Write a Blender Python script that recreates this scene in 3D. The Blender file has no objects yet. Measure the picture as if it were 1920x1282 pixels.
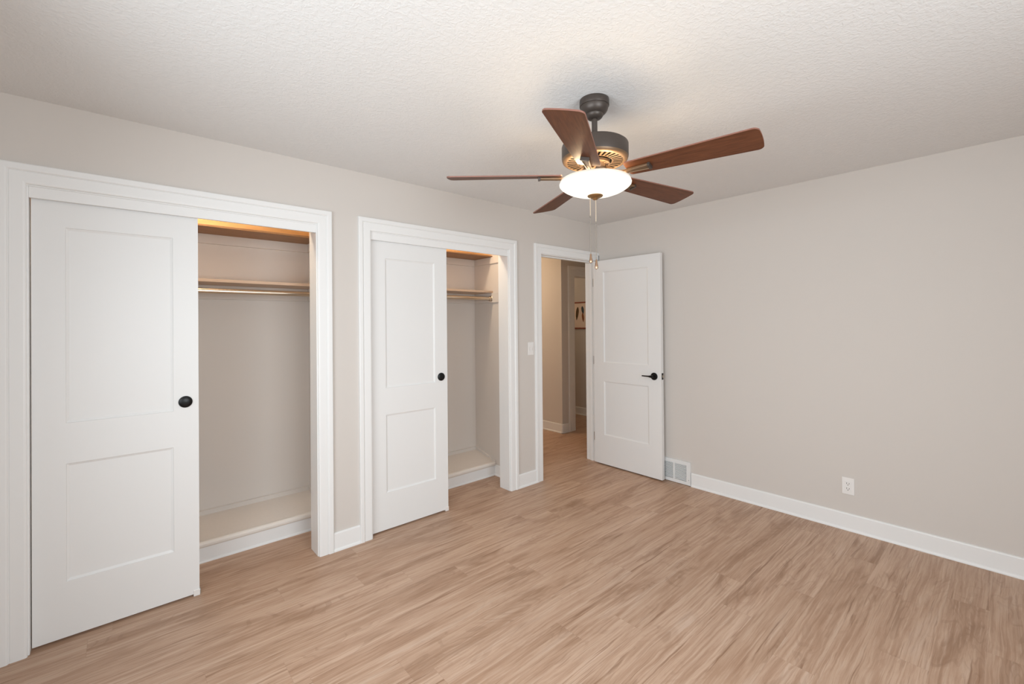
import bpy, bmesh, math, random
from mathutils import Vector, Matrix
R = math.radians
PI = math.pi
C = bpy.context.scene.collection

# ------------------------------------------------------------------ camera, world, daylight, exposure
scn = bpy.context.scene
cam_d = bpy.data.cameras.new('camera')
cam = bpy.data.objects.new('camera', cam_d)
C.objects.link(cam)
F_PX, YAW, PITCH, ROLL = 832.8, 0.72402, 0.005503, -0.008789
cam_d.sensor_width = 36.0
cam_d.lens = F_PX / 1920.0 * 36.0
cam_d.shift_y = -39.67 / 1920.0
cam_d.clip_start = 0.02
fw = Vector((math.sin(YAW) * math.cos(PITCH), math.cos(YAW) * math.cos(PITCH), math.sin(PITCH)))
rt = Vector((math.cos(YAW), -math.sin(YAW), 0))
up = rt.cross(fw)
r1 = rt * math.cos(ROLL) + up * math.sin(ROLL)
u1 = -rt * math.sin(ROLL) + up * math.cos(ROLL)
cam.matrix_world = Matrix(((r1.x, u1.x, -fw.x, -3.7267), (r1.y, u1.y, -fw.y, -2.8643),
                           (r1.z, u1.z, -fw.z, 1.4316), (0, 0, 0, 1)))
scn.camera = cam

w = bpy.data.worlds.new('world')
scn.world = w
w.use_nodes = True
w.node_tree.nodes['Background'].inputs[0].default_value = (0.80, 0.88, 1.0, 1)
w.node_tree.nodes['Background'].inputs[1].default_value = 0.05


def area_light(name, loc, direction, sx, sy, watts, col, spread=180):
    d = bpy.data.lights.new(name, 'AREA')
    d.shape = 'RECTANGLE'
    d.size, d.size_y = sx, sy
    d.energy = watts
    d.color = col
    d.spread = R(spread)
    o = bpy.data.objects.new(name, d)
    C.objects.link(o)
    o.location = loc
    o.rotation_euler = Vector(direction).to_track_quat('-Z', 'Y').to_euler()
    return o


# daylight entering by the two windows behind the photographer
area_light('daylight_rear_window', (-2.95, -4.17, 1.46), (0, 1, 0), 1.6, 1.24, 44, (0.90, 0.97, 1.01), 160)
area_light('daylight_side_window', (-4.39, -2.00, 1.40), (1, 0, -0.10), 2.0, 1.10, 37, (0.90, 0.97, 1.01), 148)
# warm lamp further along the hallway
hl = bpy.data.lights.new('hall_lamp', 'POINT')
hl.energy, hl.color, hl.shadow_soft_size = 23, (1.0, 0.72, 0.45), 0.10
hlo = bpy.data.objects.new('hall_lamp', hl)
C.objects.link(hlo)
hlo.location = (-0.35, 2.0, 2.25)
fl_ = bpy.data.lights.new('far_room_fill', 'POINT')  # unseen fill light, added to brighten the room beyond the hall
fl_.energy, fl_.color, fl_.shadow_soft_size = 6.5, (1.0, 0.76, 0.52), 0.10
flo = bpy.data.objects.new('far_room_fill', fl_)
C.objects.link(flo)
flo.location = (1.05, 2.5, 2.2)

# warm lamps up inside the two closets, above their top shelves
for nm, lx in (('closet_lamp', -3.45), ('closet_lamp', -1.75)):
    cl = bpy.data.lights.new(nm, 'POINT')
    cl.energy, cl.color, cl.shadow_soft_size = 11.0, (1.0, 0.80, 0.57), 0.04
    clo = bpy.data.objects.new(nm, cl)
    C.objects.link(clo)
    clo.location = (lx, 0.31, 2.34)

scn.view_settings.view_transform = 'Standard'
scn.view_settings.look = 'None'
scn.view_settings.gamma = 1.0
scn.view_settings.use_curve_mapping = False
scn.view_settings.exposure = 0.19
scn.cycles.max_bounces = 12
scn.cycles.diffuse_bounces = 8
scn.cycles.sample_clamp_indirect = 6.0


# ------------------------------------------------------------------ materials
def new_mat(name):
    m = bpy.data.materials.new(name)
    m.use_nodes = True
    nt = m.node_tree
    return m, nt, nt.nodes['Principled BSDF']


def plain(name, col, rough=0.5, metal=0.0, bump=0.0, bscale=200.0, var=0.0, spec=None, bdist=0.001):
    m, nt, b = new_mat(name)
    b.inputs['Base Color'].default_value = (*col, 1)
    b.inputs['Roughness'].default_value = rough
    b.inputs['Metallic'].default_value = metal
    if spec is not None:
        b.inputs['Specular IOR Level'].default_value = spec
    tc = nt.nodes.new('ShaderNodeTexCoord')
    n = nt.nodes.new('ShaderNodeTexNoise')
    n.inputs['Scale'].default_value = bscale
    n.inputs['Detail'].default_value = 3
    nt.links.new(tc.outputs['Object'], n.inputs['Vector'])
    if bump:
        bp = nt.nodes.new('ShaderNodeBump')
        bp.inputs['Strength'].default_value = bump
        bp.inputs['Distance'].default_value = bdist
        nt.links.new(n.outputs['Fac'], bp.inputs['Height'])
        nt.links.new(bp.outputs['Normal'], b.inputs['Normal'])
    if var:
        mx = nt.nodes.new('ShaderNodeMix')
        mx.data_type = 'RGBA'
        mx.inputs[6].default_value = (*[c * (1 - var) for c in col], 1)
        mx.inputs[7].default_value = (*[min(1, c * (1 + var)) for c in col], 1)
        nt.links.new(n.outputs['Fac'], mx.inputs[0])
        nt.links.new(mx.outputs[2], b.inputs['Base Color'])
    return m


def wood(name, dark, light, rough=0.4, scale=(1.5, 28, 28), spec=0.4):
    """grain along local x"""
    m, nt, b = new_mat(name)
    tc = nt.nodes.new('ShaderNodeTexCoord')
    mp = nt.nodes.new('ShaderNodeMapping')
    mp.inputs['Scale'].default_value = scale
    n = nt.nodes.new('ShaderNodeTexNoise')
    n.inputs['Scale'].default_value = 4
    n.inputs['Detail'].default_value = 7
    n.inputs['Roughness'].default_value = 0.65
    n.inputs['Distortion'].default_value = 0.7
    rp = nt.nodes.new('ShaderNodeValToRGB')
    rp.color_ramp.elements[0].position = 0.3
    rp.color_ramp.elements[0].color = (*dark, 1)
    rp.color_ramp.elements[1].position = 0.7
    rp.color_ramp.elements[1].color = (*light, 1)
    nt.links.new(tc.outputs['Object'], mp.inputs['Vector'])
    nt.links.new(mp.outputs['Vector'], n.inputs['Vector'])
    nt.links.new(n.outputs['Fac'], rp.inputs['Fac'])
    nt.links.new(rp.outputs['Color'], b.inputs['Base Color'])
    b.inputs['Roughness'].default_value = rough
    b.inputs['Specular IOR Level'].default_value = spec
    return m


def floor_material():
    m, nt, b = new_mat('vinyl_plank_oak')
    N, L = nt.nodes, nt.links

    def val(v):
        if isinstance(v, (int, float)):
            return v
        return v

    def math_(op, a, c=None, d=None):
        n = N.new('ShaderNodeMath')
        n.operation = op
        for i, v in enumerate((a, c, d)):
            if v is None:
                continue
            if isinstance(v, (int, float)):
                n.inputs[i].default_value = v
            else:
                L.new(v, n.inputs[i])
        return n.outputs[0]

    def comb(x, y, z=0.0):
        n = N.new('ShaderNodeCombineXYZ')
        for i, v in enumerate((x, y, z)):
            if isinstance(v, (int, float)):
                n.inputs[i].default_value = v
            else:
                L.new(v, n.inputs[i])
        return n.outputs[0]

    def noise(vec, scale, detail, rough=0.5, dist=0.0):
        n = N.new('ShaderNodeTexNoise')
        n.inputs['Scale'].default_value = scale
        n.inputs['Detail'].default_value = detail
        n.inputs['Roughness'].default_value = rough
        n.inputs['Distortion'].default_value = dist
        L.new(vec, n.inputs['Vector'])
        return n.outputs['Fac']

    def ramp(f, stops):
        n = N.new('ShaderNodeValToRGB')
        e = n.color_ramp.elements
        while len(e) < len(stops):
            e.new(0.5)
        for el, (p, c) in zip(e, stops):
            el.position = p
            el.color = (*c, 1) if len(c) == 3 else c
        L.new(f, n.inputs['Fac'])
        return n.outputs['Color']

    def mix(f, a, c, mode='MIX'):
        n = N.new('ShaderNodeMix')
        n.data_type = 'RGBA'
        n.blend_type = mode
        for i, v in ((0, f), (6, a), (7, c)):
            if isinstance(v, (int, float)):
                n.inputs[i].default_value = v
            elif isinstance(v, tuple):
                n.inputs[i].default_value = (*v, 1)
            else:
                L.new(v, n.inputs[i])
        return n.outputs[2]

    tc = N.new('ShaderNodeTexCoord')
    sp = N.new('ShaderNodeSeparateXYZ')
    L.new(tc.outputs['Object'], sp.inputs[0])
    x, y = sp.outputs[0], sp.outputs[1]
    WID, LEN = 0.152, 1.22
    yr = math_('DIVIDE', math_('ADD', y, 0.035), WID)
    row = math_('FLOOR', yr)
    wn = N.new('ShaderNodeTexWhiteNoise')
    wn.noise_dimensions = '1D'
    L.new(row, wn.inputs['W'])
    xr = math_('ADD', math_('DIVIDE', x, LEN), math_('MULTIPLY', wn.outputs['Value'], 7.0))
    col = math_('FLOOR', xr)
    wn2 = N.new('ShaderNodeTexWhiteNoise')
    wn2.noise_dimensions = '2D'
    L.new(comb(row, col), wn2.inputs['Vector'])
    rnd = wn2.outputs['Value']
    sr = N.new('ShaderNodeSeparateColor')
    L.new(wn2.outputs['Color'], sr.inputs[0])
    ox = math_('MULTIPLY', sr.outputs[0], 40.0)
    oy = math_('MULTIPLY', sr.outputs[1], 23.0)
    gx = math_('ADD', x, ox)
    wob = noise(comb(math_('MULTIPLY', gx, 2.3), math_('MULTIPLY', math_('ADD', y, oy), 3.0)), 1.0, 3, 0.55, 0.3)
    gy = math_('ADD', math_('ADD', y, oy), math_('MULTIPLY', wob, 0.032))
    fine = noise(comb(math_('MULTIPLY', gx, 2.4), math_('MULTIPLY', gy, 85.0)), 1.0, 9, 0.72, 0.5)
    mid = noise(comb(math_('MULTIPLY', gx, 1.3), math_('MULTIPLY', gy, 14.0)), 1.0, 5, 0.6, 1.2)
    big = noise(comb(math_('MULTIPLY', gx, 1.7), math_('MULTIPLY', gy, 7.0)), 1.0, 3, 0.5, 0.8)
    rings = math_('SINE', math_('MULTIPLY', noise(comb(math_('MULTIPLY', gx, 1.1), math_('MULTIPLY', gy, 5.0)), 1.0, 2, 0.5, 1.0), 90.0))
    plank = ramp(rnd, [(0.0, (0.485, 0.325, 0.228)), (0.5, (0.525, 0.358, 0.256)), (1.0, (0.562, 0.392, 0.288))])
    streak = noise(comb(math_('MULTIPLY', gx, 1.1), math_('MULTIPLY', gy, 44.0)), 1.0, 4, 0.6, 1.4)
    c = mix(ramp(mid, [(0.42, (0, 0, 0)), (0.68, (0.62, 0.62, 0.62))]), plank, (0.34, 0.195, 0.120))
    c = mix(ramp(mid, [(0.26, (0.42, 0.42, 0.42)), (0.42, (0, 0, 0))]), c, (0.60, 0.475, 0.395))
    c = mix(ramp(big, [(0.54, (0, 0, 0)), (0.74, (0.66, 0.66, 0.66))]), c, (0.255, 0.135, 0.072))
    c = mix(ramp(fine, [(0.36, (0.52, 0.52, 0.52)), (0.51, (0, 0, 0))]), c, (0.30, 0.172, 0.105))
    c = mix(ramp(fine, [(0.52, (0, 0, 0)), (0.70, (0.55, 0.55, 0.55))]), c, (0.66, 0.50, 0.395))
    c = mix(ramp(streak, [(0.60, (0, 0, 0)), (0.68, (0.72, 0.72, 0.72))]), c, (0.225, 0.118, 0.065))
    ringm = math_('MULTIPLY', math_('GREATER_THAN', rings, 0.72), ramp(big, [(0.42, (0, 0, 0)), (0.66, (0.34, 0.34, 0.34))]))
    c = mix(ringm, c, (0.27, 0.155, 0.095))
    # sparse small knots
    vo = N.new('ShaderNodeTexVoronoi')
    vo.inputs['Scale'].default_value = 1.0
    L.new(comb(math_('MULTIPLY', gx, 0.95), math_('MULTIPLY', gy, 4.4)), vo.inputs['Vector'])
    kn = ramp(vo.outputs['Distance'], [(0.008, (0.70, 0.70, 0.70)), (0.034, (0, 0, 0))])
    c = mix(kn, c, (0.17, 0.09, 0.05))
    # hairline seams
    fy = math_('FRACT', yr)
    ey = math_('MULTIPLY', math_('MINIMUM', fy, math_('SUBTRACT', 1.0, fy)), WID)
    fx = math_('FRACT', xr)
    ex = math_('MULTIPLY', math_('MINIMUM', fx, math_('SUBTRACT', 1.0, fx)), LEN)
    seam = math_('LESS_THAN', math_('MINIMUM', ey, ex), 0.0007)
    c = mix(math_('MULTIPLY', seam, 0.22), c, (0.17, 0.10, 0.065))
    L.new(c, b.inputs['Base Color'])
    b.inputs['Roughness'].default_value = 0.42
    b.inputs['Specular IOR Level'].default_value = 0.35
    bp = N.new('ShaderNodeBump')
    bp.inputs['Strength'].default_value = 0.12
    bp.inputs['Distance'].default_value = 0.001
    L.new(fine, bp.inputs['Height'])
    L.new(bp.outputs['Normal'], b.inputs['Normal'])
    return m


def ceiling_material():
    m, nt, b = new_mat('textured_ceiling_paint')
    N, L = nt.nodes, nt.links
    b.inputs['Base Color'].default_value = (0.752, 0.755, 0.754, 1)
    b.inputs['Roughness'].default_value = 0.95
    b.inputs['Specular IOR Level'].default_value = 0.1
    tc = N.new('ShaderNodeTexCoord')
    n1 = N.new('ShaderNodeTexNoise')
    n1.inputs['Scale'].default_value = 60
    n1.inputs['Detail'].default_value = 3
    n1.inputs['Distortion'].default_value = 0.8
    L.new(tc.outputs['Object'], n1.inputs['Vector'])
    rp = N.new('ShaderNodeValToRGB')
    rp.color_ramp.elements[0].position = 0.42
    rp.color_ramp.elements[1].position = 0.62
    L.new(n1.outputs['Fac'], rp.inputs['Fac'])
    bp = N.new('ShaderNodeBump')
    bp.inputs['Strength'].default_value = 0.28
    bp.inputs['Distance'].default_value = 0.003
    L.new(rp.outputs['Color'], bp.inputs['Height'])
    L.new(bp.outputs['Normal'], b.inputs['Normal'])
    return m


M = {}
M['wall'] = plain('greige_wall_paint', (0.628, 0.590, 0.555), 0.85, bump=0.10, bscale=260, spec=0.15)
M['closet'] = plain('closet_wall_paint', (0.665, 0.62, 0.58), 0.85, bump=0.08, bscale=260, spec=0.15)
M['trim'] = plain('white_semi_gloss_trim', (0.80, 0.803, 0.80), 0.38, bump=0.03, bscale=160, spec=0.35)
M['door'] = plain('white_door_paint', (0.775, 0.778, 0.775), 0.42, bump=0.04, bscale=300, spec=0.35)
M['ceiling'] = ceiling_material()
M['floor'] = floor_material()
M['plastic'] = plain('white_plastic', (0.80, 0.785, 0.77), 0.35, bump=0.01)
M['slot'] = plain('dark_slot', (0.022, 0.018, 0.015), 0.7, bump=0.02)
M['grille'] = plain('white_enamel_grille', (0.76, 0.77, 0.77), 0.4, bump=0.02)
M['black'] = plain('matte_black_metal', (0.003, 0.003, 0.0035), 0.36, 0.0, bump=0.01, spec=0.3)
M['nickel'] = plain('satin_nickel', (0.62, 0.53, 0.43), 0.28, 1.0, bump=0.02)
M['steel'] = plain('steel_hardware', (0.45, 0.43, 0.40), 0.35, 1.0, bump=0.02)
M['bronze'] = plain('oil_rubbed_bronze', (0.070, 0.055, 0.047), 0.42, 0.35, bump=0.03, bscale=500, var=0.15)
M['bronze_plate'] = plain('antique_bronze_plate', (0.185, 0.115, 0.066), 0.42, 0.45, bump=0.03, bscale=500, var=0.15)
M['brass'] = plain('antique_brass', (0.33, 0.20, 0.09), 0.3, 0.85, bump=0.02)
M['pull'] = plain('rose_bronze_fob', (0.40, 0.25, 0.16), 0.25, 0.9, bump=0.02)
M['chain'] = plain('bead_chain', (0.62, 0.52, 0.40), 0.35, 0.6, bump=0.02)
M['cord'] = plain('grey_pull_cord', (0.22, 0.19, 0.16), 0.5, 0.3, bump=0.02)
M['blade'] = wood('walnut_blade', (0.072, 0.023, 0.009), (0.150, 0.052, 0.021), 0.45, (2.0, 26, 26), 0.25)
M['blade_edge'] = plain('rosy_blade_edge', (0.22, 0.095, 0.068), 0.5, bump=0.03)
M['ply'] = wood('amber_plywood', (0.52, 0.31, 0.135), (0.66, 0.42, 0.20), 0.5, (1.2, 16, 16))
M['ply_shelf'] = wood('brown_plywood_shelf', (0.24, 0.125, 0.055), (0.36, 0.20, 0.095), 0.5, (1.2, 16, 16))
M['shelf'] = wood('tan_shelf_board', (0.50, 0.36, 0.26), (0.60, 0.45, 0.34), 0.55, (1.2, 20, 20))
M['deck'] = plain('beige_closet_deck', (0.70, 0.640, 0.585), 0.6, bump=0.05, bscale=60, var=0.03)
M['nosing'] = plain('cream_nosing_paint', (0.76, 0.715, 0.665), 0.5, bump=0.03)
M['paper'] = plain('blush_print_paper', (0.82, 0.68, 0.58), 0.8, bump=0.03)
M['rail'] = wood('red_brown_rail', (0.22, 0.045, 0.02), (0.34, 0.08, 0.035), 0.5)
M['feather'] = wood('dark_feather_ink', (0.025, 0.018, 0.012), (0.20, 0.12, 0.05), 0.8, (20, 20, 6))
M['feather_blue'] = wood('blue_black_feather_ink', (0.02, 0.025, 0.03), (0.12, 0.14, 0.15), 0.8, (20, 20, 6))
M['feather_red'] = wood('rust_feather_ink', (0.20, 0.06, 0.02), (0.36, 0.15, 0.06), 0.8, (20, 20, 6))


def glow_glass(name, lo, hi, col):
    m, nt, b = new_mat(name)
    b.inputs['Base Color'].default_value = (0.30, 0.29, 0.27, 1)
    b.inputs['Roughness'].default_value = 0.35
    b.inputs['Specular IOR Level'].default_value = 0.3
    b.inputs['Emission Color'].default_value = (*col, 1)
    b.inputs['Emission Strength'].default_value = 7.0
    lw = nt.nodes.new('ShaderNodeTexNoise')
    lw.inputs['Scale'].default_value = 9
    mr = nt.nodes.new('ShaderNodeMapRange')
    mr.inputs[3].default_value = lo
    mr.inputs[4].default_value = hi
    nt.links.new(lw.outputs['Fac'], mr.inputs[0])
    nt.links.new(mr.outputs[0], b.inputs['Emission Strength'])
    return m


M['glow'] = glow_glass('lit_frosted_glass', 0.98, 1.12, (1.0, 0.93, 0.80))
M['glow_rim'] = glow_glass('lit_glass_rim', 0.52, 0.60, (1.0, 0.92, 0.78))
M['glow_inside'] = glow_glass('lit_glass_inside', 4.5, 5.5, (1.0, 0.80, 0.54))


def pane_glass():
    m = bpy.data.materials.new('window_pane')
    m.use_nodes = True
    nt = m.node_tree
    nt.nodes.clear()
    o = nt.nodes.new('ShaderNodeOutputMaterial')
    t = nt.nodes.new('ShaderNodeBsdfTransparent')
    g = nt.nodes.new('ShaderNodeBsdfGlossy')
    g.inputs['Roughness'].default_value = 0.03
    mx = nt.nodes.new('ShaderNodeMixShader')
    mx.inputs[0].default_value = 0.06
    nt.links.new(t.outputs[0], mx.inputs[1])
    nt.links.new(g.outputs[0], mx.inputs[2])
    nt.links.new(mx.outputs[0], o.inputs[0])
    return m


M['pane'] = pane_glass()


# ------------------------------------------------------------------ mesh helpers
def box(bm, x0, x1, y0, y1, z0, z1, mi=0):
    vs = [bm.verts.new(p) for p in ((x0, y0, z0), (x1, y0, z0), (x1, y1, z0), (x0, y1, z0),
                                    (x0, y0, z1), (x1, y0, z1), (x1, y1, z1), (x0, y1, z1))]
    for f in ((0, 3, 2, 1), (4, 5, 6, 7), (0, 1, 5, 4), (1, 2, 6, 5), (2, 3, 7, 6), (3, 0, 4, 7)):
        bm.faces.new([vs[i] for i in f]).material_index = mi
    return vs


def lathe(bm, prof, n=64, axis='z', centre=(0, 0, 0), mi=0, cap0=True, cap1=True):
    """prof: list of (r, h); axis z, or x / y / -x"""
    def pt(r, h, a):
        c, s = r * math.cos(a), r * math.sin(a)
        p = {'z': (c, s, h), 'x': (h, c, s), 'y': (c, h, s), '-x': (-h, c, s), '-y': (c, -h, s)}[axis]
        return tuple(p[i] + centre[i] for i in range(3))
    rings = [[bm.verts.new(pt(max(r, 1e-5), h, 2 * PI * k / n)) for k in range(n)] for r, h in prof]
    for a, b_ in zip(rings, rings[1:]):
        for k in range(n):
            f = bm.faces.new((a[k], a[(k + 1) % n], b_[(k + 1) % n], b_[k]))
            f.material_index = mi
            f.smooth = True
    for ring, do in ((rings[0], cap0), (rings[-1], cap1)):
        if do:
            bm.faces.new(ring).material_index = mi


def tube(bm, pts, rad, n=10, mi=0):
    pts = [Vector(p) for p in pts]
    rings = []
    for i, p in enumerate(pts):
        t = (pts[min(i + 1, len(pts) - 1)] - pts[max(i - 1, 0)]).normalized()
        ref = Vector((0, 0, 1)) if abs(t.z) < 0.9 else Vector((1, 0, 0))
        a = t.cross(ref).normalized()
        b_ = t.cross(a)
        rr = rad[i] if isinstance(rad, (list, tuple)) else rad
        rings.append([bm.verts.new(p + a * rr * math.cos(2 * PI * k / n) + b_ * rr * math.sin(2 * PI * k / n)) for k in range(n)])
    for a, b_ in zip(rings, rings[1:]):
        for k in range(n):
            f = bm.faces.new((a[k], a[(k + 1) % n], b_[(k + 1) % n], b_[k]))
            f.smooth = True
            f.material_index = mi
    bm.faces.new(rings[0]).material_index = mi
    bm.faces.new(rings[-1]).material_index = mi


def sweep_closed(bm, path_fn, prof, nseg, mi=0):
    """path_fn(i, d, t) -> point for station i and profile point (d, t); profile closed, ends capped"""
    rings = [[bm.verts.new(path_fn(i, d, t)) for d, t in prof] for i in range(nseg)]
    m = len(prof)
    for a, b_ in zip(rings, rings[1:]):
        for k in range(m):
            bm.faces.new((a[k], a[(k + 1) % m], b_[(k + 1) % m], b_[k])).material_index = mi
    bm.faces.new(rings[0]).material_index = mi
    bm.faces.new(rings[-1]).material_index = mi


def obj(name, bm, mats, parent=None, loc=None, bevel=0.0, angle=50, autosmooth=False):
    bmesh.ops.recalc_face_normals(bm, faces=bm.faces)
    me = bpy.data.meshes.new(name)
    if loc is not None:
        bmesh.ops.translate(bm, verts=bm.verts, vec=-Vector(loc))
    for e in bm.edges:
        if len(e.link_faces) == 2 and e.calc_face_angle() > R(32):
            e.smooth = False
    bm.to_mesh(me)
    bm.free()
    for m in (mats if isinstance(mats, (list, tuple)) else [mats]):
        me.materials.append(m)
    o = bpy.data.objects.new(name, me)
    C.objects.link(o)
    if parent is not None:
        o.parent = parent
        if loc is not None:
            o.location = Vector(loc) - base(parent)
    elif loc is not None:
        o.location = loc
    if bevel:
        md = o.modifiers.new('bevel', 'BEVEL')
        md.width = bevel
        md.segments = 2
        md.limit_method = 'ANGLE'
        md.angle_limit = R(angle)
    return o


def base(o):
    v = Vector((0, 0, 0))
    while o is not None:
        v += Vector(o.location)
        o = o.parent
    return v


def tag(o, label, cat, group=None, kind=None):
    o['label'] = label
    o['category'] = cat
    if group:
        o['group'] = group
    if kind:
        o['kind'] = kind
    return o


def struct(o, label, cat):
    return tag(o, label, cat, None, 'structure')


def thing(name, label, cat, loc, group=None, kind=None):
    o = bpy.data.objects.new(name, None)
    C.objects.link(o)
    o.location = loc
    o.empty_display_size = 0.05
    return tag(o, label, cat, group, kind)


def B():
    return bmesh.new()


# ------------------------------------------------------------------ dimensions (metres)
H = 2.44
X0, YR = -4.42, -4.20            # side wall behind the photographer's left, rear wall
WT = 0.13                        # closet wall thickness
OPEN = {1: (-4.024, -2.811), 2: (-2.455, -1.236), 3: (-0.833, -0.043)}   # clear openings between jambs
HEAD = {1: 2.054, 2: 2.054, 3: 2.061}
JT = 0.018
CB = 0.712                       # closet back wall

# ------------------------------------------------------------------ floor, ceiling, walls
bm = B(); box(bm, X0 - .12, 2.3, YR - .12, 3.4, -0.05, 0.0)
struct(obj('floor', bm, M['floor']), 'light oak plank floor running through the bedroom and hallway', 'floor')
bm = B(); box(bm, X0 - .12, 2.3, YR - .12, 3.4, H, H + 0.06)
struct(obj('ceiling', bm, M['ceiling']), 'white textured ceiling above the fan', 'ceiling')

bm = B()
xs = [X0, OPEN[1][0] - JT, OPEN[1][1] + JT, OPEN[2][0] - JT, OPEN[2][1] + JT, OPEN[3][0] - JT, OPEN[3][1] + JT, 0.12]
for i in range(0, 8, 2):
    box(bm, xs[i], xs[i + 1], 0, WT, 0, H)
for k, i in ((1, 1), (2, 3), (3, 5)):
    box(bm, xs[i], xs[i + 1], 0, WT, HEAD[k] + JT, H)
struct(obj('wall_left', bm, M['wall']), 'greige wall holding two closets and the bedroom doorway', 'wall')

bm = B(); box(bm, 0, 0.12, YR - .12, 0.0, 0, H)
struct(obj('wall_right', bm, M['wall']), 'bare greige wall at right with outlet and floor register', 'wall')

# rear wall and side wall, both with a window opening, behind the photographer
WX = (-3.77, -2.13); WZ = (0.78, 2.06)
bm = B()
box(bm, X0 - .12, WX[0], YR - .12, YR, 0, H); box(bm, WX[1], 0.0, YR - .12, YR, 0, H)
box(bm, WX[0], WX[1], YR - .12, YR, 0, WZ[0]); box(bm, WX[0], WX[1], YR - .12, YR, WZ[1], H)
struct(obj('wall_rear', bm, M['wall']), 'greige wall with a wide window behind the viewpoint', 'wall')
WY = (-3.02, -0.98)
bm = B()
box(bm, X0 - .12, X0, YR, WY[0], 0, H); box(bm, X0 - .12, X0, WY[1], 0.9, 0, H)
box(bm, X0 - .12, X0, WY[0], WY[1], 0, WZ[0]); box(bm, X0 - .12, X0, WY[0], WY[1], WZ[1], H)
struct(obj('wall_side', bm, M['wall']), 'greige wall with a window at the left of the viewpoint', 'wall')


def window(name, along, a0, a1, plane, label):
    o = thing(name, label, 'window', ((a0 + a1) / 2, plane - .06, WZ[0]) if along == 'x' else (plane - .06, (a0 + a1) / 2, WZ[0]), kind='structure')

    def bx(bm, p0, p1, z0, z1, d0, d1):
        if along == 'x':
            box(bm, p0, p1, plane + d0, plane + d1, z0, z1)
        else:
            box(bm, plane + d0, plane + d1, p0, p1, z0, z1)
    bm = B()
    e = .045
    bx(bm, a0, a0 + e, WZ[0], WZ[1], -.10, -.02); bx(bm, a1 - e, a1, WZ[0], WZ[1], -.10, -.02)
    bx(bm, a0 + e, a1 - e, WZ[0], WZ[0] + e, -.10, -.02); bx(bm, a0 + e, a1 - e, WZ[1] - e, WZ[1], -.10, -.02)
    c = (a0 + a1) / 2
    bx(bm, c - .02, c + .02, WZ[0] + e, WZ[1] - e, -.08, -.03)
    obj('window_frame', bm, M['trim'], o, loc=base(o), bevel=.003)
    bm = B(); bx(bm, a0 + e, c - .02, WZ[0] + e, WZ[1] - e, -.078, -.074); bx(bm, c + .02, a1 - e, WZ[0] + e, WZ[1] - e, -.078, -.074)
    obj('pane', bm, M['pane'], o, loc=base(o))
    bm = B(); bx(bm, a0 - .04, a1 + .04, WZ[0] - .025, WZ[0], 0, .03)
    obj('window_sill', bm, M['trim'], o, loc=base(o), bevel=.003)


window('window_1', 'x', WX[0], WX[1], YR, 'wide white framed window in the wall behind the viewpoint')
window('window_2', 'y', WY[0], WY[1], X0, 'white framed window in the wall left of the viewpoint')

# ------------------------------------------------------------------ hallway beyond the doorway
bm = B()
box(bm, 0.575, 0.695, 1.03, 3.28, 0, H)                       # corner stub running away
box(bm, 0.695, 0.813, 1.03, 1.15, 0, H)
box(bm, 0.813, 1.63, 1.03, 1.15, 2.073, H)
box(bm, 1.63, 2.2, 1.03, 1.15, 0, H)
struct(obj('wall_hall', bm, M['wall']), 'greige hallway wall corner seen through the doorway', 'wall')
bm = B(); box(bm, 1.655, 1.775, 1.15, 3.28, 0, H)
struct(obj('wall_far_room', bm, M['wall']), 'greige wall behind the feather print in the far room', 'wall')
bm = B(); box(bm, -1.03, 2.3, 3.28, 3.4, 0, H)
box(bm, 2.2, 2.3, 0.13, 1.15, 0, H)
box(bm, 0.12, 2.2, 0.05, 0.13, 0, H)
box(bm, -1.03, -0.99, 0.13, 3.28, 0, H)
struct(obj('wall_hall_end', bm, M['wall']), 'greige walls closing the hallway out of sight', 'wall')

# ------------------------------------------------------------------ door frames: casing, jamb, fascia
PROF = [(0, 0), (0, .010), (.004, .0135), (.010, .0150), (.050, .0150), (.0525, .0125), (.055, .0150), (.058, .0190),
        (.062, .0205), (.082, .0205), (.086, .0180), (.086, 0)]


def casing_mesh(x0, x1, zi, y0, sgn=-1, right_limit=None, width=1.0):
    bm = B()

    def fn(i, d, t):
        d *= width
        dr = min(d, right_limit) if right_limit is not None else d
        y = y0 + sgn * t
        return [(x0 - d, y, 0), (x0 - d, y, zi + d), (x1 + dr, y, zi + d), (x1 + dr, y, 0)][i]
    sweep_closed(bm, fn, PROF, 4)
    return bm


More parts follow.
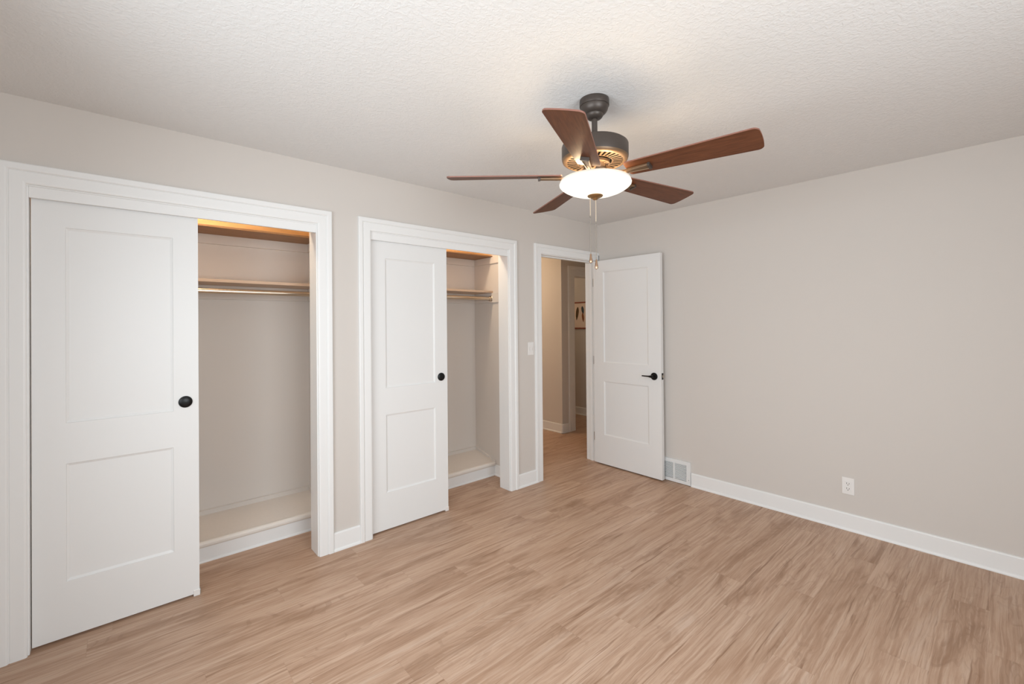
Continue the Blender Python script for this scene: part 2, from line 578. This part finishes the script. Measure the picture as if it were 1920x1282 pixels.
for k in (1, 2, 3):
    x0, x1 = OPEN[k]
    rv = .006
    lab = {1: 'white casing around the closet opening at far left', 2: 'white casing around the middle closet opening',
           3: 'white casing around the doorway to the hall'}[k]
    o = obj('trim_%d' % k, casing_mesh(x0 - rv, x1 + rv, HEAD[k] + rv, 0.0, right_limit=(.0369 if k == 3 else None)), M['trim'])
    struct(o, lab, 'door frame')
    bm = B()
    box(bm, x0 - JT, x0, 0, WT, 0, HEAD[k]); box(bm, x1, x1 + JT, 0, WT, 0, HEAD[k])
    box(bm, x0 - JT, x1 + JT, 0, WT, HEAD[k], HEAD[k] + JT)
    obj('jamb', bm, M['trim'], o, bevel=.002)
    if k < 3:
        bm = B(); box(bm, x0, x1, .002, .019, 2.005, HEAD[k])
        obj('track_fascia', bm, M['trim'], o, bevel=.0015)
        bm = B(); box(bm, x0 + .02, x1 - .02, .03, .10, 2.030, HEAD[k])
        obj('track', bm, M['steel'], o)
    else:
        bm = B()
        box(bm, x0, x0 + .011, .040, .075, 0, HEAD[k] - .011); box(bm, x1 - .011, x1, .040, .075, 0, HEAD[k] - .011)
        box(bm, x0, x1, .040, .075, HEAD[k] - .011, HEAD[k])
        obj('door_stop', bm, M['trim'], o, bevel=.002)
        bm = B(); box(bm, x0, x0 + .0015, .004, .036, .91, .97)
        obj('strike_plate', bm, M['steel'], o)

# frame of the far doorway across the hall
bm = casing_mesh(0.825, 1.62, 2.060, 1.03, width=1.45)
o = struct(obj('trim_4', bm, M['trim']), 'white casing of the far doorway across the hall', 'door frame')
bm = B()
box(bm, 0.813, 0.831, 1.03, 1.15, 0, 2.055); box(bm, 1.612, 1.63, 1.03, 1.15, 0, 2.055); box(bm, 0.813, 1.63, 1.03, 1.15, 2.055, 2.073)
obj('jamb', bm, M['trim'], o, bevel=.002)

# ------------------------------------------------------------------ baseboards
BP = [(0, 0), (.020, 0), (.020, .006), (.0175, .013), (.0125, .018), (.0120, .108), (.010, .114), (.006, .117), (0, .117)]


def baseboard(bm, axis, a0, a1, plane, sgn, h=1.0):
    def fn(i, d, z):
        a = (a0, a1)[i]
        return (a, plane + sgn * d, z * h) if axis == 'x' else (plane + sgn * d, a, z * h)
    sweep_closed(bm, fn, BP, 2)


def bboard(name, label, *segs):
    bm = B()
    for s in segs:
        baseboard(bm, *s)
    return struct(obj(name, bm, M['trim']), label, 'baseboard')


bboard('baseboard_left', 'short white baseboard between the two closets', ('x', OPEN[1][1] + .0925, OPEN[2][0] - .0925, 0, -1))
bboard('baseboard_left_end', 'short white baseboard between the middle closet and the doorway', ('x', OPEN[2][1] + .0925, OPEN[3][0] - .0925, 0, -1))
bboard('baseboard_right', 'long white baseboard along the right wall', ('y', YR, -0.992, 0, -1))
bboard('baseboard_rear', 'white baseboard below the rear window', ('x', X0, 0, YR, 1))
bboard('baseboard_hall', 'white baseboard wrapping the hallway wall corner', ('y', 1.01, 3.28, 0.575, -1), ('x', 0.555, 0.700, 1.03, -1))
bboard('baseboard_far_room', 'white baseboard below the feather print in the far room', ('y', 1.15, 3.28, 1.655, -1))

# ------------------------------------------------------------------ panelled doors
def panel_slab(bm, a0, a1, z0, z1, t, panels, slope=.0095, depth=.0085):
    """slab in local axes: a along width, z up, thickness 0..t along +y; both faces panelled"""
    xs = sorted({a0, a1} | {p[0] for p in panels} | {p[1] for p in panels})
    zs = sorted({z0, z1} | {p[2] for p in panels} | {p[3] for p in panels})
    for yf, sg in ((0.0, 1), (t, -1)):
        cache = {}

        def v(x, z, y=yf):
            key = (round(x, 5), round(y, 5), round(z, 5))
            if key not in cache:
                cache[key] = bm.verts.new((x, y, z))
            return cache[key]
        for i in range(len(xs) - 1):
            for j in range(len(zs) - 1):
                cx, cz = (xs[i] + xs[i + 1]) / 2, (zs[j] + zs[j + 1]) / 2
                hit = any(p[0] < cx < p[1] and p[2] < cz < p[3] for p in panels)
                if not hit:
                    bm.faces.new((v(xs[i], zs[j]), v(xs[i + 1], zs[j]), v(xs[i + 1], zs[j + 1]), v(xs[i], zs[j + 1])))
        for (p0, p1, q0, q1) in panels:
            rings = []
            for ins, dy in ((0, 0), (.0015, depth * .45), (slope, depth * .9), (slope + .002, depth)):
                rings.append([v(x, z, yf + sg * dy) for x, z in ((p0 + ins, q0 + ins), (p1 - ins, q0 + ins), (p1 - ins, q1 - ins), (p0 + ins, q1 - ins))])
            for ra, rb in zip(rings, rings[1:]):
                for k in range(4):
                    bm.faces.new((ra[k], ra[(k + 1) % 4], rb[(k + 1) % 4], rb[k]))
            bm.faces.new(rings[-1])
    for pa, pb in (((a0, z0), (a1, z0)), ((a1, z0), (a1, z1)), ((a1, z1), (a0, z1)), ((a0, z1), (a0, z0))):
        bm.faces.new([bm.verts.new(p) for p in ((pa[0], 0, pa[1]), (pb[0], 0, pb[1]), (pb[0], t, pb[1]), (pa[0], t, pa[1]))])
    bmesh.ops.remove_doubles(bm, verts=bm.verts, dist=1e-5)


DY = .028


def sliding_door(name, label, a0, a1, p0, p1, kx, kz):
    d = thing(name, label, 'sliding closet door', (a0, DY, 0.012), kind='structure')
    w_, h_ = a1 - a0, 2.025 - .012
    bm = B()
    panel_slab(bm, 0, w_, 0, h_, .035, [(p0 - a0, p1 - a0, .978, 1.878), (p0 - a0, p1 - a0, .252, .792)])
    obj('door_slab', bm, M['door'], d, bevel=.0012, angle=75)
    # round flush pull with shallow dome
    bm = B()
    lathe(bm, [(.0305, 0.0), (.0305, .003), (.0285, .0075), (.022, .0105), (.012, .0122), (.0001, .0128)], 40, '-y', cap1=False)
    k = obj('finger_pull', bm, M['black'], d)
    k.location = (kx - a0, 0.0, kz - .012)
    k['label'] = 'round black finger pull'
    bm = B()
    box(bm, w_ - .026, w_ + .002, -.004, .045, -.011, .020)
    box(bm, w_ + .002, w_ + .007, .010, .040, -.011, .012, 1)
    g = obj('floor_guide', bm, [M['plastic'], M['steel']], d, bevel=.001)
    return d


sliding_door('door_1', 'white two panel sliding door of the closet at far left', -4.020, -3.410, -3.912, -3.517, -3.467, 1.034)
sliding_door('door_2', 'white two panel sliding door of the middle closet', -2.451, -1.838, -2.342, -1.945, -1.894, 1.030)

# hinged bedroom door standing open against the right wall
HX, HY = -0.046, -0.006
d = thing('door_3', 'white two panel hinged door standing open before the right wall', 'door', (HX, HY, 0.012), kind='structure')
bm = B()
LW, LH, LT = 0.757, 2.044, .036
# local: a runs from the hinge (0) to the free edge, visible face at local y = 0
panel_slab(bm, 0, LW, 0, LH, LT, [(.123, .627, 1.020, 1.928), (.123, .627, .292, .831)])
bmesh.ops.translate(bm, verts=bm.verts, vec=(0, 0, 0))
# rotate so a -> -y and the face looks to -x
rotm = Matrix.Rotation(R(-90.4), 4, 'Z')
bmesh.ops.transform(bm, matrix=Matrix.Translation((-LT, 0, 0)) @ rotm, verts=bm.verts)
obj('door_slab', bm, M['door'], d, bevel=.0012, angle=75)


def leafp(a, y, z):
    v = Matrix.Translation((-LT, 0, 0)) @ rotm @ Vector((a, y, z))
    return v


# lever handle
lev = B()
lathe(lev, [(.0335, 0), (.0335, .006), (.031, .0085), (.012, .0095), (.011, .045), (.0001, .046)], 40, '-y', cap1=False)
# lever arm pointing towards the hinge
pts = [(.010, -.040, 0), (-.010, -.042, .000), (-.035, -.044, .001), (-.065, -.044, .001), (-.100, -.042, .001)]
tube(lev, pts, [.012, .0115, .0062, .0055, .0055], 12)
bmesh.ops.transform(lev, matrix=Matrix.Translation(leafp(.686, 0, .926)) @ rotm, verts=lev.verts)
hnd = obj('lever_handle', lev, M['black'], d)
hnd['label'] = 'black lever handle'
lev = B()
lathe(lev, [(.0335, 0), (.0335, .006), (.031, .0085), (.012, .0095), (.011, .035), (.0001, .036)], 40, 'y', cap1=False)
tube(lev, [(.010, .032, 0), (-.010, .033, 0), (-.035, .034, .001), (-.100, .033, .001)], [.010, .010, .0062, .0055], 12)
bmesh.ops.transform(lev, matrix=Matrix.Translation(leafp(.686, LT, .926)) @ rotm, verts=lev.verts)
obj('lever_handle', lev, M['black'], d)['label'] = 'black lever handle'
bm = B()
box(bm, 0, .002, .006, .030, -.029, .029)
box(bm, .001, .011, .012, .024, -.010, .010, 1)
bmesh.ops.transform(bm, matrix=Matrix.Translation(leafp(LW, 0, .930)) @ rotm, verts=bm.verts)
obj('latch_plate', bm, [M['black'], M['nickel']], d)['label'] = 'black latch plate with bright bolt'
for hz in (1.845, 1.045, 0.262):
    bm = B()
    lathe(bm, [(.006, -.045), (.006, .045)], 16, 'z', (-.001, .003, hz - .012))
    box(bm, .001, .0030, .006, .036, hz - .012 - .042, hz - .012 + .042)
    obj('hinge', bm, M['steel'], d)

# ------------------------------------------------------------------ closets
CL = {1: (-4.36, -2.64, -0.018, 'the closet at far left'), 2: (-2.60, -1.06, 0.0, 'the middle closet')}
for k in (1, 2):
    a0, a1, dz, where = CL[k]
    bm = B()
    box(bm, a0, a1, CB, CB + .05, 0, 2.085)
    box(bm, a0 - .02, a0, WT, CB + .05, 0, 2.44); box(bm, a1, a1 + .02, WT, CB + .05, 0, 2.085)
    box(bm, a1, a1 + .02, WT, .415, 2.085, 2.44)
    o = struct(obj('wall_closet_%d' % k, bm, M['closet']), 'beige painted inside walls of ' + where, 'closet wall')
    bm = B()
    box(bm, a0, a1, CB, CB + .05, 2.085, 2.44)
    box(bm, a1, a1 + .02, .415, CB + .05, 2.085, 2.44)
    obj('wood_panel', bm, M['ply'], o)['label'] = 'amber wood panel above the top shelf'
    # shelves, each with its cleats
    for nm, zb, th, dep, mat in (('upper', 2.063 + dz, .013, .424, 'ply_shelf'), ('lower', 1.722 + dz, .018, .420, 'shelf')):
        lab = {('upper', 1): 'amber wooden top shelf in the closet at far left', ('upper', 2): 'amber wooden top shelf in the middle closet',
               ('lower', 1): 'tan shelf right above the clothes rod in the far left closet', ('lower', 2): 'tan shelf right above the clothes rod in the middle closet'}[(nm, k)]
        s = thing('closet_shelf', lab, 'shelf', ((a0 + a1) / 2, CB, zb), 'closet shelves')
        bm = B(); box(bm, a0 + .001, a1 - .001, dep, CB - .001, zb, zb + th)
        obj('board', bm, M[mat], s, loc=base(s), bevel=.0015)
        cb = (2.000 if nm == 'upper' else 1.629) + dz
        bm = B(); box(bm, a0 + .001, a1 - .001, CB - .019, CB - .001, cb, zb)
        obj('shelf_cleat', bm, M['closet'], o, bevel=.002)
        bm = B(); box(bm, a1 - .016, a1 - .001, WT + .02, CB - .019, cb, zb - .0005)
        obj('shelf_cleat', bm, M['closet'], o, bevel=.002)
    rz = 1.667 + dz
    ry = .435
    rod = thing('clothes_rod', {1: 'satin metal clothes rod across the closet at far left', 2: 'satin metal clothes rod across the middle closet'}[k],
                'clothes rod', ((a0 + a1) / 2, ry, rz), 'closet clothes rods')
    bm = B(); lathe(bm, [(.0170, a0 + .004), (.0170, a1 - .020)], 24, 'x', (0, ry, rz))
    obj('tube', bm, M['nickel'], rod, loc=base(rod))
    for xa, ax in ((a0 + .001, 'x'), (a1 - .016, '-x')):
        bm = B()
        lathe(bm, [(.027, 0), (.027, .004), (.0235, .007), (.0205, .008), (.0215, .022), (.0165, .022)], 28, ax, (xa, ry, rz))
        obj('socket', bm, M['nickel'], rod, loc=base(rod))
    # sloping deck with a rounded nosing and a white baseboard in front
    fl = thing('closet_floor', {1: 'raised beige floor of the closet at far left', 2: 'raised beige floor of the middle closet'}[k], 'closet floor',
               ((a0 + a1) / 2, .41, 0), kind='structure')
    zf, zb = .124, .182
    bm = B()
    vs = [bm.verts.new(p) for xx in (a0, a1) for p in ((xx, .413, .0), (xx, CB, 0), (xx, CB, zb), (xx, .413, zf))]
    for f in ((0, 1, 2, 3), (7, 6, 5, 4), (0, 4, 5, 1), (1, 5, 6, 2), (2, 6, 7, 3), (3, 7, 4, 0)):
        bm.faces.new([vs[i] for i in f])
    obj('deck', bm, M['deck'], fl, loc=base(fl))
    bm = B()
    pr = [(.413, .090), (.398, .090), (.391, .094), (.387, .102), (.387, .113), (.391, .122), (.398, .1275), (.413, .1285)]
    sweep_closed(bm, lambda i, y, z: ((a0 + .001, a1 - .013)[i], y, z), pr, 2)
    obj('nosing', bm, M['nosing'], fl, loc=base(fl))
    bm = B(); baseboard(bm, 'x', a0, a1, .413, -1, .80)
    baseboard(bm, 'y', WT, .413, a1, -1, .84)
    obj('baseboard', bm, M['trim'], fl, loc=base(fl))['label'] = 'white baseboard'
    bm = B()
    for (p, q) in (((a0, CB - .012), (a1, CB)),):
        vs = [bm.verts.new(c) for c in ((p[0], p[1], zb - .004), (q[0], p[1], zb - .004), (q[0], q[1], zb - .002), (p[0], q[1], zb - .002),
                                        (p[0], p[1], zb + .026), (q[0], p[1], zb + .026), (q[0], q[1], zb + .030), (p[0], q[1], zb + .030))]
        for f in ((0, 3, 2, 1), (4, 5, 6, 7), (0, 1, 5, 4), (1, 2, 6, 5), (2, 3, 7, 6), (3, 0, 4, 7)):
            bm.faces.new([vs[i] for i in f])
    vs = [bm.verts.new(c) for c in ((a1 - .012, .40, zf - .02), (a1, .40, zf - .02), (a1, CB - .012, zb - .004), (a1 - .012, CB - .012, zb - .004),
                                    (a1 - .012, .40, zf + .012), (a1, .40, zf + .014), (a1, CB - .012, zb + .030), (a1 - .012, CB - .012, zb + .026))]
    for f in ((0, 3, 2, 1), (4, 5, 6, 7), (0, 1, 5, 4), (1, 2, 6, 5), (2, 3, 7, 6), (3, 0, 4, 7)):
        bm.faces.new([vs[i] for i in f])
    obj('edge_trim', bm, M['closet'], fl, loc=base(fl))

# ------------------------------------------------------------------ ceiling fan
FX, FY = -2.1085, -1.6112
fan = thing('ceiling_fan', 'five blade walnut and bronze ceiling fan with a lit bowl light', 'ceiling fan', (FX, FY, H))


def fz(z):
    return z - H


def fobj(name, bm, mat, parent=None):
    return obj(name, bm, mat, parent if parent is not None else fan)


bm = B()
lathe(bm, [(.0655, fz(2.4395)), (.0665, fz(2.436)), (.0665, fz(2.413)), (.0655, fz(2.4105)), (.0625, fz(2.4095)), (.0625, fz(2.4060)), (.0615, fz(2.4010)),
           (.0590, fz(2.3925)), (.0540, fz(2.3840)), (.0460, fz(2.3765)), (.0400, fz(2.3735)), (.0395, fz(2.3690)), (.0370, fz(2.3640)), (.0310, fz(2.3570)), (.0240, fz(2.3535)), (.0140, fz(2.3530))], 56)
fobj('canopy', bm, M['bronze'])
bm = B()
lathe(bm, [(.0130, fz(2.352)), (.0130, fz(2.262)), (.026, fz(2.258)), (.026, fz(2.238))], 28)
fobj('downrod', bm, M['bronze'])
bm = B()
lathe(bm, [(.026, fz(2.246)), (.060, fz(2.246)), (.120, fz(2.243)), (.1380, fz(2.240)), (.1400, fz(2.236)), (.1470, fz(2.233)), (.1490, fz(2.228)),
           (.1490, fz(2.178)), (.1480, fz(2.172))], 80, cap1=False)
motor = fobj('motor_housing', bm, M['bronze'])
# warm lower plate with radial vent slots
bm = B()
lathe(bm, [(.1480, fz(2.172)), (.1455, fz(2.164)), (.1400, fz(2.159)), (.1320, fz(2.157)), (.1310, fz(2.1585)), (.1290, fz(2.1585))], 80, cap0=False, cap1=False)
NS = 32
rr = [.129, .1245, .081, .076]
zpl = fz(2.1585)
for k in range(NS * 2):
    a0, a1 = 2 * PI * k / (NS * 2), 2 * PI * (k + 1) / (NS * 2)

    def P(r, a, z=zpl):
        return (r * math.cos(a), r * math.sin(a), z)
    for i in range(3):
        ra, rb = rr[i], rr[i + 1]
        if i == 1 and k % 2 == 0:
            top = [bm.verts.new(P(*q)) for q in ((ra, a0), (ra, a1), (rb, a1), (rb, a0))]
            bot = [bm.verts.new(P(*q, zpl + .022)) for q in ((ra, a0), (ra, a1), (rb, a1), (rb, a0))]
            for j in range(4):
                bm.faces.new((top[j], top[(j + 1) % 4], bot[(j + 1) % 4], bot[j])).material_index = 1
            bm.faces.new(bot).material_index = 1
        else:
            bm.faces.new([bm.verts.new(P(*q)) for q in ((ra, a0), (ra, a1), (rb, a1), (rb, a0))])
lathe(bm, [(.076, zpl), (.074, zpl + .002), (.0735, zpl + .016), (.03, zpl + .016)], 64, cap0=False, cap1=False, mi=1)
bmesh.ops.remove_doubles(bm, verts=bm.verts, dist=2e-5)
obj('vent_plate', bm, [M['bronze_plate'], M['slot']], motor)['label'] = 'warm bronze slotted plate'
# flywheel hub with screws
bm = B()
lathe(bm, [(.040, fz(2.160)), (.066, fz(2.158)), (.067, fz(2.146)), (.060, fz(2.143)), (.052, fz(2.142)), (.050, fz(2.120)), (.040, fz(2.118))], 48)
for k in range(10):
    a = 2 * PI * k / 10 + .2
    lathe(bm, [(.0045, fz(2.147)), (.0045, fz(2.140)), (.003, fz(2.138))], 10, 'z', (.058 * math.cos(a), .058 * math.sin(a), 0))
fobj('hub', bm, M['bronze_plate'])

# blades (grain and length along local x); ccw edge hangs lower
PITCH_B = R(-12.5)
BZ = fz(2.0960)


def blade_mesh():
    bm = B()
    r0, r1_ = .152, .664
    n = 26

    def half(t):
        return .050 + .021 * (t ** 0.9)
    outline = []
    c0, c1 = .012, .019
    for i in range(7):
        a = PI + (PI / 2) * i / 6
        outline.append((r0 + c0 + c0 * math.cos(a), -half(0) + c0 + c0 * math.sin(a)))
    for i in range(1, n):
        t = i / n
        outline.append((r0 + c0 + (r1_ - c1 - r0 - c0) * t, -half(t)))
    for i in range(9):
        a = -PI / 2 + (PI / 2) * i / 8
        outline.append((r1_ - c1 + c1 * math.cos(a), -half(1) + c1 + c1 * math.sin(a)))
    for i in range(1, 5):
        outline.append((r1_, -(half(1) - c1) * (1 - i / 5)))
    m = len(outline)
    bulge = 0.006
    outline = [(x + bulge * max(0, 1 - (y / half(1)) ** 2) * max(0, min(1, (x - r1_ + .025) / .025)), y) for x, y in outline]
    outline.append((r1_ + bulge, 0))
    outline += [(x, -y) for x, y in reversed(outline[:m])]
    th = .0055
    bot = [bm.verts.new((x, y, -th / 2)) for x, y in outline]
    top = [bm.verts.new((x, y, th / 2)) for x, y in outline]
    bm.faces.new(list(reversed(bot)))
    bm.faces.new(top)
    for i in range(len(outline)):
        j = (i + 1) % len(outline)
        bm.faces.new((bot[i], bot[j], top[j], top[i])).material_index = 1
    return bm


def arm_mesh():
    """blade iron: slim neck from the hub that widens into a shallow tray below the blade, closed by a lip"""
    bm = B()
    st = [(.052, -.000, .009, .010), (.078, -.001, .008, .009), (.105, -.006, .0075, .007), (.135, -.0085, .0080, .0055), (.17, -.0085, .0105, .0055),
          (.21, -.0080, .0135, .0050), (.252, -.0075, .0165, .0045)]
    rings = []
    for x, z, hw, ht in st:
        lift = .034 * max(0, (.135 - x) / .083) ** 1.5
        zc = z + lift
        rings.append([bm.verts.new(p) for p in ((x, -hw, zc - ht), (x, hw, zc - ht), (x, hw, zc + ht * .6), (x, -hw, zc + ht * .6))])
    for a, b_ in zip(rings, rings[1:]):
        for k in range(4):
            bm.faces.new((a[k], a[(k + 1) % 4], b_[(k + 1) % 4], b_[k]))
    bm.faces.new(rings[0]); bm.faces.new(rings[-1])
    # ribs along both sides, and the end lip
    for s in (-1, 1):
        tube(bm, [(.13, s * .0075, -.0150), (.17, s * .0094, -.0150), (.21, s * .0122, -.0140), (.253, s * .0152, -.0130)], .0022, 8)
    box(bm, .247, .258, -.0185, .0185, -.0180, -.0030, 1)
    return bm


bproto = aproto = None
for k in range(5):
    ang = R(317.18 - 180) + 2 * PI * k / 5
    if bproto is None:
        bproto = bl = obj('blade', blade_mesh(), [M['blade'], M['blade_edge']], fan)
        aproto = ar = obj('blade_arm', arm_mesh(), [M['bronze_plate'], M['bronze']], fan, bevel=.0012)
    else:
        bl, ar = bproto.copy(), aproto.copy()
        for c in (bl, ar):
            C.objects.link(c)
            c.parent = fan
    for c in (bl, ar):
        c.location = (0, 0, BZ)
        c.rotation_euler = (PITCH_B, 0, ang)

# light kit
bm = B()
lathe(bm, [(.046, fz(2.120)), (.062, fz(2.116)), (.064, fz(2.100)), (.060, fz(2.082)), (.050, fz(2.074)), (.012, fz(2.072)), (.010, fz(2.000))], 48)
fobj('light_fitter', bm, M['bronze'])
bm = B()
outer = [(.1460, 2.0775), (.1500, 2.0785), (.1550, 2.0755), (.1580, 2.0700), (.1575, 2.0650), (.1610, 2.0595), (.1600, 2.0540), (.1540, 2.0470), (.1420, 2.0380),
         (.1250, 2.0285), (.1000, 2.0190), (.0750, 2.0125), (.0500, 2.0085), (.0300, 2.0065), (.0130, 2.0060)]
inner = [(.0130, 2.0090), (.0300, 2.0095), (.0500, 2.0115), (.0750, 2.0155), (.1000, 2.0220), (.1240, 2.0315), (.1400, 2.0405), (.1510, 2.0490), (.1560, 2.0560), (.1530, 2.0650), (.1460, 2.0775)]
lathe(bm, [(r, fz(z)) for r, z in outer[4:]], 80, cap0=False, cap1=False, mi=0)
lathe(bm, [(r, fz(z)) for r, z in outer[:5]], 80, cap0=False, cap1=False, mi=1)
lathe(bm, [(r, fz(z)) for r, z in [outer[-1]] + inner], 80, cap0=False, cap1=False, mi=2)
bmesh.ops.remove_doubles(bm, verts=bm.verts, dist=1e-5)
bowl = fobj('glass_bowl', bm, [M['glow'], M['glow_rim'], M['glow_inside']])
bowl['label'] = 'glowing frosted white glass bowl'
bm = B()
lathe(bm, [(.0340, fz(2.0085)), (.0350, fz(2.0050)), (.0320, fz(2.0010)), (.0230, fz(1.9965)), (.0140, fz(1.9935)), (.0120, fz(1.9900)), (.0080, fz(1.9870)), (.0001, fz(1.9860))], 40, cap1=False)
obj('finial', bm, M['brass'], bowl)
# bulbs in the bowl: warm light thrown up past the blades
for k in range(3):
    a = 2 * PI * k / 3 + .5
    ld = bpy.data.lights.new('fan_bulb', 'POINT')
    ld.energy = 1.7
    ld.color = (1.0, 0.74, 0.45)
    ld.shadow_soft_size = .028
    lo = bpy.data.objects.new('fan_bulb', ld)
    C.objects.link(lo)
    lo.location = (FX + .085 * math.cos(a), FY + .085 * math.sin(a), 2.068)
# pull chains
for off, ztop, zjoin, zfob, zend in ((-.0225, 1.997, 1.915, 1.742, 1.700), (.0025, 1.988, 1.888, 1.716, 1.672)):
    cx, cy = rt.x * off, rt.y * off
    bm = B()
    tube(bm, [(cx, cy, fz(ztop)), (cx, cy, fz(zjoin))], .0017, 8)
    for i in range(int((ztop - zjoin) / .0055)):
        z = ztop - .0055 * i
        lathe(bm, [(.0006, fz(z)), (.0024, fz(z - .0016)), (.0024, fz(z - .003)), (.0006, fz(z - .0046))], 8, 'z', (cx, cy, 0))
    ch = fobj('pull_chain', bm, M['chain'])
    bm = B()
    lathe(bm, [(.0006, fz(zjoin + .002)), (.0036, fz(zjoin)), (.0036, fz(zjoin - .006)), (.0016, fz(zjoin - .008)), (.0016, fz(zfob))], 10, 'z', (cx, cy, 0))
    obj('cord', bm, M['cord'], ch)
    bm = B()
    lathe(bm, [(.0020, fz(zfob + .001)), (.0036, fz(zfob)), (.0046, fz(zfob - .012)), (.0068, fz(zfob - .026)), (.0076, fz(zfob - .034)), (.0064, fz(zend + .003)), (.0001, fz(zend))],
          20, 'z', (cx, cy, 0), cap1=False)
    obj('pull_fob', bm, M['pull'], ch)

# ------------------------------------------------------------------ wall plates and register
sw = thing('light_switch', 'white rocker light switch on the wall beside the doorway', 'light switch', (-.975, 0, 1.147))
bm = B(); box(bm, -1.010, -.940, -.006, -.0002, 1.147, 1.262)
obj('plate', bm, M['plastic'], sw, loc=base(sw), bevel=.0022)
bm = B()
pr = [(-.006, 1.171), (-.0100, 1.171), (-.0068, 1.2045), (-.0092, 1.238), (-.006, 1.238)]
sweep_closed(bm, lambda i, y, z: ((-.9915, -.9585)[i], y, z), pr, 2)
obj('rocker', bm, M['plastic'], sw, loc=base(sw), bevel=.0008)

ou = thing('wall_outlet', 'white duplex outlet low on the right wall', 'outlet', (0, -2.1015, .245))
bm = B(); box(bm, -.006, -.0002, -2.1365, -2.0665, .2445, .3575)
obj('plate', bm, M['plastic'], ou, loc=base(ou), bevel=.0022)
bm = B()
box(bm, -.0085, -.005, -2.1180, -2.0850, .2680, .3340)
for zc in (.3180, .2840):
    box(bm, -.0089, -.0083, -2.0960, -2.0935, zc - .003, zc + .007, 1)
    box(bm, -.0089, -.0083, -2.1095, -2.1070, zc - .003, zc + .006, 1)
    lathe(bm, [(.0028, 0), (.0028, .0006)], 12, '-x', (-.0083, -2.1015, zc - .009), mi=1)
obj('receptacle', bm, [M['plastic'], M['slot']], ou, loc=base(ou))

rg = thing('floor_register', 'white louvered register at the foot of the right wall behind the open door', 'vent', (0, -.80, .0))
ry0, ry1, rz0, rz1 = -.988, -.620, .004, .206
bm = B()
fr = .030
for y0, y1, z0, z1 in ((ry0, ry1, rz1 - fr, rz1), (ry0, ry1, rz0, rz0 + fr), (ry0, ry0 + fr + .006, rz0 + fr, rz1 - fr), (ry1 - fr, ry1, rz0 + fr, rz1 - fr), (-.842, -.828, rz0 + fr, rz1 - fr),
                       ):
    box(bm, -.016, -.0002, y0, y1, z0, z1)
bmesh.ops.remove_doubles(bm, verts=bm.verts, dist=1e-5)
for zc in (.05,):
    lathe(bm, [(.004, 0), (.0035, .0015), (.001, .002)], 12, '-x', (-.016, ry0 + .016, zc), mi=1)
obj('frame', bm, [M['grille'], M['steel']], rg, loc=base(rg), bevel=.0015)
bm = B(); box(bm, -.003, -.0005, ry0 + fr, ry1 - fr, rz0 + fr, rz1 - fr)
obj('duct_back', bm, M['slot'], rg, loc=base(rg))
for y0, y1 in ((ry0 + fr + .006, -.842), (-.828, ry1 - fr)):
    bm = B()
    for i in range(11):
        z = rz0 + fr + .004 + i * .0128
        vs = [bm.verts.new(p) for p in ((-.0145, y0, z), (-.0145, y1, z), (-.004, y1, z + .0060), (-.004, y0, z + .0060),
                                        (-.0145, y0, z + .0016), (-.0145, y1, z + .0016), (-.004, y1, z + .0076), (-.004, y0, z + .0076))]
        for f in ((0, 3, 2, 1), (4, 5, 6, 7), (0, 1, 5, 4), (1, 2, 6, 5), (2, 3, 7, 6), (3, 0, 4, 7)):
            bm.faces.new([vs[j] for j in f])
    obj('louvers', bm, M['grille'], rg, loc=base(rg))
# baseboard resumes beyond the register
bboard('baseboard_corner', 'short white baseboard hidden behind the open door', ('y', ry1, 0.0, 0, -1))

# ------------------------------------------------------------------ feather print in the far room
px = 1.655
fp = thing('feather_print', 'feather print hanging between red wooden rails in the far room', 'wall art', (px, 1.55, 1.335))
bm = B()
box(bm, px - .006, px - .003, 1.34, 1.735, 1.345, 1.735)


def feather(yc, zc, hw, hh, tilt, mi, x):
    n = 14
    L_, Rr = [], []
    for i in range(n + 1):
        t = i / n
        ww = hw * (math.sin(PI * min(1, t * 1.02 + .02)) ** .6) * (1 - .35 * t)
        zz = zc + hh * (1 - 2 * t)
        yy = yc + tilt * (1 - 2 * t)
        L_.append(bm.verts.new((x, yy + ww, zz)))
        Rr.append(bm.verts.new((x, yy - ww, zz)))
    for i in range(n):
        bm.faces.new((L_[i], L_[i + 1], Rr[i + 1], Rr[i])).material_index = mi


feather(1.672, 1.57, .034, .105, -.014, 1, px - .0065)
feather(1.560, 1.62, .030, .065, .010, 2, px - .0065)
feather(1.556, 1.51, .026, .075, .008, 3, px - .0066)
feather(1.445, 1.57, .034, .105, -.010, 1, px - .0065)
obj('paper', bm, [M['paper'], M['feather'], M['feather_blue'], M['feather_red']], fp, loc=base(fp))
for z0 in (1.335, 1.735):
    bm = B(); box(bm, px - .013, px - .001, 1.330, 1.745, z0, z0 + .020)
    obj('rail', bm, M['rail'], fp, loc=base(fp), bevel=.002)
